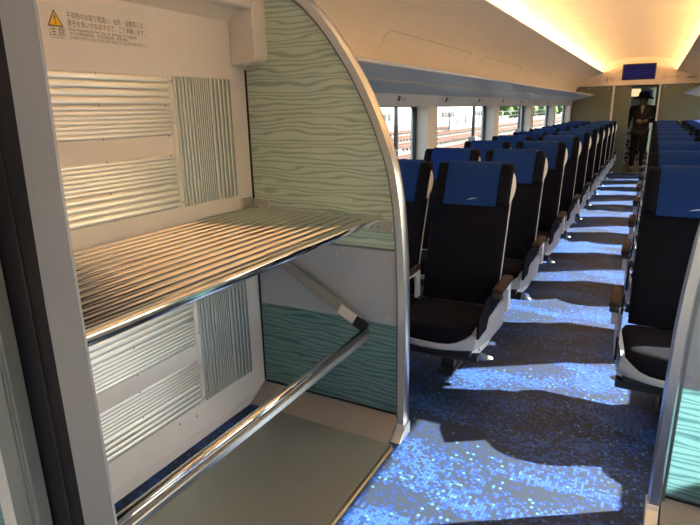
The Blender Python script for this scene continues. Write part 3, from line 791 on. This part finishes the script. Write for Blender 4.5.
    # armrest
    def armrest(ax, w, sgn):
        bm = bmesh.new(); x0, x1 = ax-w/2, ax+w/2
        t2 = bmesh.new(); rbox(t2, x0, x1, .25, .505, .527, .560, .011, 3)
        for v in t2.verts: v.co.z += -.016*max(0, (.33-v.co.y)/.14)
        a = build('armrest_pad', t2, 'brownpad', t, smooth=True)
        bm = bmesh.new(); pts = [(.26, .525), (.40, .528), (.455, .532), (.487, .545), (.500, .540), (.508, .50), (.512, .42), (.512, .36), (.46, .36), (.465, .42), (.455, .48), (.42, .508), (.26, .512)]
        prism(bm, pts, ax-w*.30, ax+w*.30, 'x'); build('armrest_support', bm, 'silver', t, bevel=.004)
        bm = bmesh.new(); rbox(bm, x0+.004, x1-.004, .245, .29, .498, .526, .006, 2); build('armrest_cap', bm, 'dark', t, smooth=True)
    armrest(s*arm_x, arm_w, s)
    # underframe, pedestal, pedal
    bm = bmesh.new(); rbox(bm, -.21, .21, .04, .40, .240, .300, .015, 2); rbox(bm, -.235, .235, .07, .12, .205, .245, .006, 1); build('underframe', bm, 'dark', t)
    bm = bmesh.new(); box(bm, -.035, .035, .34, .42, .02, .236); rbox(bm, -.05, .05, .28, .46, .0, .02, .006, 1); build('pedestal', bm, 'dark', t)
    if aisle:
        bm = bmesh.new(); prism(bm, [(.02, .36), (.02, .47), (.16, .515), (.48, .515), (.48, .36)], min(s*.250, s*.240), max(s*.250, s*.240), 'x'); build('sun_block_panel', bm, 'fabric', t)  # panel added to stop sun passing over the cushion
    if aisle:
        bm = bmesh.new(); prism(bm, [(.10, .245), (.14, .245), (.285, .16), (.285, .145), (.25, .145)], s*.205, s*.235, 'x'); pl_ = build('pedal_arm', bm, 'dark', t)
        bm = bmesh.new(); lathe(bm, [(.004, -.010), (.022, -.006), (.026, 0), (.020, .007), (.004, .009)], (s*.232, .30, .143), 12, 1.15, .75); build('pedal', bm, 'pedal', pl_, smooth='all')
    return t

ORD = ['first', 'second', 'third', 'fourth', 'fifth', 'sixth', 'seventh', 'eighth', 'ninth', 'last']
def lab(side, pos, k):
    r = ('front row, nearest the ' + ('luggage rack' if side == 'left' else 'right glass partition')) if k == 0 else ('last row by the end wall' if k == 9 else ORD[k] + ' row from the front')
    return 'black %s seat with blue headrest, %s block, %s' % (pos, side, r)
seatY = 2.385
protos = [('left', 'aisle', 1, -.872, .274, .052), ('left', 'window', 1, -1.358, .2375, .034), ('right', 'aisle', -1, .215, .276, .052), ('right', 'window', -1, .695, .2375, .034)]
for side, pos, sg, x, ax, aw in protos:
    p = make_seat(sg, ax, aw, pos == 'aisle', lab(side, pos, 0))
    index_children()
    for k in range(10):
        o = p if k == 0 else copy_tree(p)
        o.location = (x, seatY+1.05*k+(.05 if side == 'right' else 0), 0)
        o['label'] = lab(side, pos, k); o['category'] = 'seat'; o['group'] = '%s block %s seats' % (side, pos)

# ------------------------------------------------------------------ person at the far doorway
def skin_body(name, joints, edges, m, parent, sub=2):
    me = bpy.data.meshes.new(name); names = list(joints); ix = {n: i for i, n in enumerate(names)}
    me.from_pydata([joints[n][0] for n in names], [(ix[a], ix[b]) for a, b in edges], [])
    o = bpy.data.objects.new(name, me); COL.objects.link(o); o.parent = parent; me.materials.append(M[m])
    o.modifiers.new('s', 'SKIN'); sv = me.skin_vertices[0].data
    for i, n in enumerate(names):
        r = joints[n][1]; sv[i].radius = r if isinstance(r, tuple) else (r, r); sv[i].use_root = (i == 0)
    sb = o.modifiers.new('d', 'SUBSURF'); sb.levels = sub; sb.render_levels = sub
    o.modifiers['s'].use_smooth_shade = True
    return o
P = thing('person', 'person in a black wide brimmed hat and dark open coat standing in the end doorway', 'person', (-.235, 13.95, 0), 0)
J = {'pelvis': ((0, 0, .92), (.15, .11)), 'waist': ((0, 0, 1.06), (.14, .10)), 'chest': ((0, .0, 1.25), (.165, .11)), 'collar': ((0, .0, 1.39), (.10, .075)), 'neck': ((0, -.005, 1.45), .05), 'skull': ((0, -.015, 1.535), (.07, .08)), 'crown': ((0, -.01, 1.61), (.062, .07)),
     'hipL': ((-.085, 0, .86), .09), 'kneeL': ((-.095, -.02, .47), .062), 'ankL': ((-.10, .01, .09), .042), 'toeL': ((-.11, -.12, .045), .036),
     'hipR': ((.085, 0, .86), .09), 'kneeR': ((.10, -.01, .47), .062), 'ankR': ((.105, .02, .09), .042), 'toeR': ((.125, -.11, .045), .036),
     'shL': ((-.18, 0, 1.36), .062), 'elL': ((-.26, .03, 1.10), .045), 'wrL': ((-.275, -.05, .90), .030), 'shR': ((.18, 0, 1.36), .062), 'elR': ((.25, .0, 1.11), .045), 'wrR': ((.05, -.17, 1.10), .030)}
E_ = [('pelvis', 'waist'), ('waist', 'chest'), ('chest', 'collar'), ('collar', 'neck'), ('neck', 'skull'), ('skull', 'crown'), ('pelvis', 'hipL'), ('hipL', 'kneeL'), ('kneeL', 'ankL'), ('ankL', 'toeL'), ('pelvis', 'hipR'), ('hipR', 'kneeR'), ('kneeR', 'ankR'), ('ankR', 'toeR'),
      ('collar', 'shL'), ('shL', 'elL'), ('elL', 'wrL'), ('collar', 'shR'), ('shR', 'elR'), ('elR', 'wrR')]
skin_body('body', J, E_, 'skin', P)
def hand(root, dirn, side, spread):
    d = Vector(dirn).normalized(); u = Vector(side).normalized(); r = Vector(root)
    j = {'wrist': (tuple(r), (.024, .018)), 'palm': (tuple(r+d*.07), (.036, .016))}; e = [('wrist', 'palm')]
    w = d.cross(u)
    for i, (off, ln) in enumerate(((-.027, .070), (-.009, .080), (.009, .074), (.027, .058))):
        a = r+d*.085+u*off; b = a+d*ln*.5+w*.008; c = b+d*ln*.35+w*.028
        for nm, q, rr in (('a', a, .0095), ('b', b, .0085), ('c', c, .0075)): j['f%d%s' % (i, nm)] = (tuple(q), rr)
        e += [('palm', 'f%da' % i), ('f%da' % i, 'f%db' % i), ('f%db' % i, 'f%dc' % i)]
    a = r+d*.03-u*.03; b = a+d*.035-u*.02; c = b+d*.03
    for nm, q, rr in (('a', a, .011), ('b', b, .010), ('c', c, .008)): j['t'+nm] = (tuple(q), rr)
    e += [('wrist', 'ta'), ('ta', 'tb'), ('tb', 'tc')]
    return j, e
j, e = hand((-.275, -.05, .905), (-.05, -.25, -1), (0, -1, .2), 1); skin_body('hand', j, e, 'skin', P, 1)
j, e = hand((.055, -.17, 1.10), (-1, -.15, .05), (0, 0, 1), 1); skin_body('hand', j, e, 'skin', P, 1)
# trousers, coat, hat
JT = {k: (v[0], tuple(np_+.014 for np_ in (v[1] if isinstance(v[1], tuple) else (v[1], v[1])))) for k, v in J.items() if k in ('pelvis', 'hipL', 'kneeL', 'ankL', 'hipR', 'kneeR', 'ankR')}
skin_body('trousers', JT, [('pelvis', 'hipL'), ('hipL', 'kneeL'), ('kneeL', 'ankL'), ('pelvis', 'hipR'), ('hipR', 'kneeR'), ('kneeR', 'ankR')], 'pants', P)
JC = {'waist': ((0, .01, 1.06), (.175, .13)), 'pelvis': ((0, .01, .88), (.195, .14)), 'chest': ((0, .01, 1.25), (.20, .14)), 'collar': ((0, .015, 1.38), (.15, .105)), 'neck': ((0, .02, 1.44), (.08, .068)),
      'shL': ((-.185, .005, 1.36), .088), 'elL': ((-.265, .03, 1.10), .062), 'wrL': ((-.275, -.035, .95), .052), 'shR': ((.185, .005, 1.36), .088), 'elR': ((.255, .0, 1.11), .062), 'wrR': ((.10, -.15, 1.11), .050)}
skin_body('coat', JC, [('waist', 'pelvis'), ('waist', 'chest'), ('chest', 'collar'), ('collar', 'neck'), ('collar', 'shL'), ('shL', 'elL'), ('elL', 'wrL'), ('collar', 'shR'), ('shR', 'elR'), ('elR', 'wrR')], 'coat', P)
bm = bmesh.new(); prism(bm, [(-.045, 1.425), (-.03, 1.36), (-.008, 1.25), (.004, 1.25), (.025, 1.36), (.045, 1.425)], -.148, -.136); build('open_collar', bm, 'shirt', P)
for q in (-1, 1):
    bm = bmesh.new(); prism(bm, [(q*.048, 1.475), (q*.075, 1.46), (q*.085, 1.36), (q*.05, 1.33), (q*.01, 1.25)], -.156, -.140); build('lapel', bm, 'coat', P)
# long printed skirt panels hanging behind the legs
bm = bmesh.new()
for x0, x1, za, zb in ((-.255, -.12, .14, .86), (-.035, .04, .18, .68)):
    n = 8; A = []; B = []
    for i in range(n+1):
        u = i/n; x = x0+(x1-x0)*u; y = .07+.012*sin(u*9)
        A.append((x, y)); B.append((x, y+.006))
    prism(bm, A+B[::-1], za, zb, 'z')
build('printed_skirt', bm, 'print', P)
for sx in (-1, 1):
    bm = bmesh.new(); J0 = J['toeL' if sx < 0 else 'toeR'][0]
    rbox(bm, J0[0]-.048, J0[0]+.048, J0[1]-.05, J0[1]+.20, .0, .085, .03, 3); build('shoe', bm, 'shoe', P, smooth=True)
bm = bmesh.new(); lathe(bm, [(.09, -.02), (.17, -.045), (.195, -.05), (.20, -.035), (.17, -.012), (.112, .014), (.108, .05), (.098, .085), (.07, .105), (.02, .10)], (0, -.01, 1.615), 24, 1, 1.05); build('hat', bm, 'hat', P, smooth=True)
bm = bmesh.new(); lathe(bm, [(.03, -.13), (.074, -.11), (.088, -.06), (.088, .0), (.08, .04)], (0, .022, 1.60), 18, .93, .95); build('hair', bm, 'hair', P, smooth=True)
for q in (-1, 1):
    bm = bmesh.new(); lathe(bm, [(.002, -.008), (.012, 0), (.002, .008)], (q*.03, -.089, 1.545), 10, 1, .5); build('eye', bm, 'ink', P)
bm = bmesh.new(); prism(bm, [(-.012, 1.51), (.012, 1.51), (.005, 1.55), (-.005, 1.55)], -.108, -.08); build('nose', bm, 'skin', P, bevel=.004)
bm = bmesh.new(); rbox(bm, -.024, .024, -.094, -.08, 1.484, 1.492, .003, 1); build('mouth', bm, 'red', P)

# ------------------------------------------------------------------ outside
GZ = -1.2
st('ground', bx(-160, 60, -60, 330, GZ-.2, GZ), 'ballast')
for k, x in enumerate((-6.2, -11.0, -15.2, -19.6, -25.0)):
    t = thing('railway_track', 'railway track outside the left windows, ' + ['nearest the train', 'second nearest the train', 'third from the train', 'fourth from the train', 'farthest from the train'][k], 'track', (x, 0, GZ), group='railway tracks')
    for q in (-.55, .55):
        bm = bmesh.new(); prism(bm, [(q-.07, .14), (q+.07, .14), (q+.02, .17), (q+.035, .27), (q+.035, .30), (q-.035, .30), (q-.035, .27), (q-.02, .17)], -5, 240); build('rail', bm, 'rail', t)
    bm = bmesh.new()
    y = 0
    while y < 150:
        box(bm, -1.0, 1.0, y, y+.24, .02, .14); y += .66
    s_ = build('sleepers', bm, 'sleeper', t); s_['kind'] = 'stuff'
# long white hall / parked cars across the tracks
t = thing('station_building', 'long white building with dark window bands across the tracks', 'building', (-31, 60, GZ))
build('wall', bx(-4, 0, -60, 66, 0, 6.2), 'trainwhite', t)
build('plinth', bx(-.01, .12, -60, 66, 0, .5), 'concrete', t)
y = -52
while y < 58:
    if int(y/9) % 3 != 1:
        bm = bmesh.new(); box(bm, 0, .06, y, y+6.6, 1.25, 2.15); w = build('window_band', bm, 'darkglass', t)
        bm = bmesh.new()
        for q in range(1, 5): box(bm, .06, .09, y+1.32*q-.06, y+1.32*q+.06, 1.25, 2.15)
        build('mullion', bm, 'trainwhite', w)
    y += 9
t = thing('platform', 'pale concrete platform edge beyond the farthest track', 'platform', (-28.5, 60, GZ)); build('deck', bx(-.8, 1.0, -50, 62, 0, .9), 'concrete', t); build('coping', bx(.95, 1.06, -50, 62, .9, .98), 'trainwhite', t)
for k, (x, y, h) in enumerate(((-13.2, 30.0, 6), (-13.2, 46, 7), (-13.2, 64, 7), (-17.4, 92, 7), (-13.2, 112, 7), (-9.0, 78, 7))):
    t = thing('catenary_mast', 'grey steel mast standing between the tracks, ' + ['seen in the window nearest the luggage rack', 'in the second window, left one', 'seen toward the third window', 'far along the tracks', 'farthest down the line', 'thin one close beside the train line'][k], 'mast', (x, y, GZ), group='masts along the tracks')
    bm = bmesh.new(); tube(bm, [(0, 0, 0), (0, 0, h)], [.14, .10], 10); build('pole', bm, 'pole', t, smooth='all')
    bm = bmesh.new(); box(bm, -.3, .3, -.3, .3, 0, .35); build('footing', bm, 'concrete', t)
    bm = bmesh.new(); tube(bm, [(0, 0, h-.6), (2.2, 0, h-.3)], .05, 6); build('bracket_arm', bm, 'pole', t)
t = thing('railing_fence', 'grey green railing on a bright concrete base beyond the tracks', 'fence', (-22.6, 90, GZ))
bm = bmesh.new(); box(bm, -.1, .1, -22, 60, 0, .7); build('base', bm, 'concrete', t)
for i in range(24):
    y = -22+3.4*i; bm = bmesh.new(); box(bm, -.06, .06, y, y+.14, .7, 2.1); build('post', bm, 'fence', t)
bm = bmesh.new(); box(bm, -.04, .04, -22, 60, 2.0, 2.1); box(bm, -.04, .04, -22, 60, 1.3, 1.38); build('rail', bm, 'fence', t)
random.seed(11)
for k in range(7):
    x, y = (-33+random.uniform(-1.5, 1.5), 140+15*k)
    t = thing('tree', 'leafy green tree far down the line outside the left windows, ' + (['nearest'] + [o + ' nearest' for o in ORD[1:7]])[k], 'tree', (x, y, GZ), group='trees along the line')
    bm = bmesh.new(); tube(bm, [(0, 0, 0), (0, 0, 2.5)], [.25, .15], 8); build('trunk', bm, 'rail', t)
    bm = bmesh.new()
    for q in range(9):
        c = Vector((random.uniform(-1.8, 1.8), random.uniform(-3, 3), random.uniform(1.2, 5)))
        r = random.uniform(1.2, 2.0)
        g = bmesh.new(); bmesh.ops.create_icosphere(g, subdivisions=2, radius=r)
        for v in g.verts: v.co = v.co*random.uniform(.82, 1.12)+c
        me = bpy.data.meshes.new('t'); g.to_mesh(me); g.free(); bm.from_mesh(me); bpy.data.meshes.remove(me)
    build('crown', bm, 'leaf', t)

# ------------------------------------------------------------------ light
w = bpy.data.worlds.new('sky'); S.world = w; w.use_nodes = True; nt = w.node_tree
sky = nt.nodes.new('ShaderNodeTexSky'); sky.sky_type = 'NISHITA'; sky.sun_disc = False
sky.sun_elevation = radians(36); sky.sun_rotation = radians(64); sky.air_density = 1.2; sky.dust_density = 2.
nt.links.new(sky.outputs[0], nt.nodes['Background'].inputs[0]); nt.nodes['Background'].inputs[1].default_value = .62
sd = bpy.data.lights.new('sun', 'SUN'); sd.energy = 50.; sd.angle = radians(.55); sd.color = (1., .95, .87)
so = bpy.data.objects.new('sun', sd); COL.objects.link(so)
so.rotation_euler = Vector((-1, -.65, -.75)).to_track_quat('-Z', 'Y').to_euler()
so.location = (20, 5, 15)

t = thing('fill_light', 'flat white fill lamp added out of view in the near entrance vestibule', 'light', (-.6, -.75, 2.12))  # added fill behind the camera, lifts the door post and luggage bay
build('diffuser', bx(-.45, .45, -.12, .12, 0, .01), 'fill_lamp', t); build('housing', bx(-.47, .47, -.14, .14, .011, .03), 'white', t)
# ------------------------------------------------------------------ camera
F, yaw, pitch, roll, H = 541.5513, .5015, -.2732, .0190, 1.4348
cy, sy, cp, sp, cr, sr = cos(yaw), sin(yaw), cos(pitch), sin(pitch), cos(roll), sin(roll)
R = Matrix(((cy, -sy, 0), (sy, cy, 0), (0, 0, 1))) @ Matrix(((1, 0, 0), (0, cp, -sp), (0, sp, cp))) @ Matrix(((cr, 0, sr), (0, 1, 0), (-sr, 0, cr)))
right, fwd, up = R.col[0], R.col[1], R.col[2]
cam = bpy.data.cameras.new('camera'); co = bpy.data.objects.new('camera', cam); COL.objects.link(co)
co.matrix_world = Matrix(((right.x, up.x, -fwd.x, 0), (right.y, up.y, -fwd.y, 0), (right.z, up.z, -fwd.z, H), (0, 0, 0, 1)))
cam.sensor_width = 36; cam.lens = F/700*36; cam.clip_start = .02; cam.clip_end = 600
S.camera = co
S.view_settings.view_transform = 'Standard'; S.view_settings.look = 'None'; S.view_settings.gamma = 1; S.view_settings.use_curve_mapping = False
S.view_settings.exposure = 0.
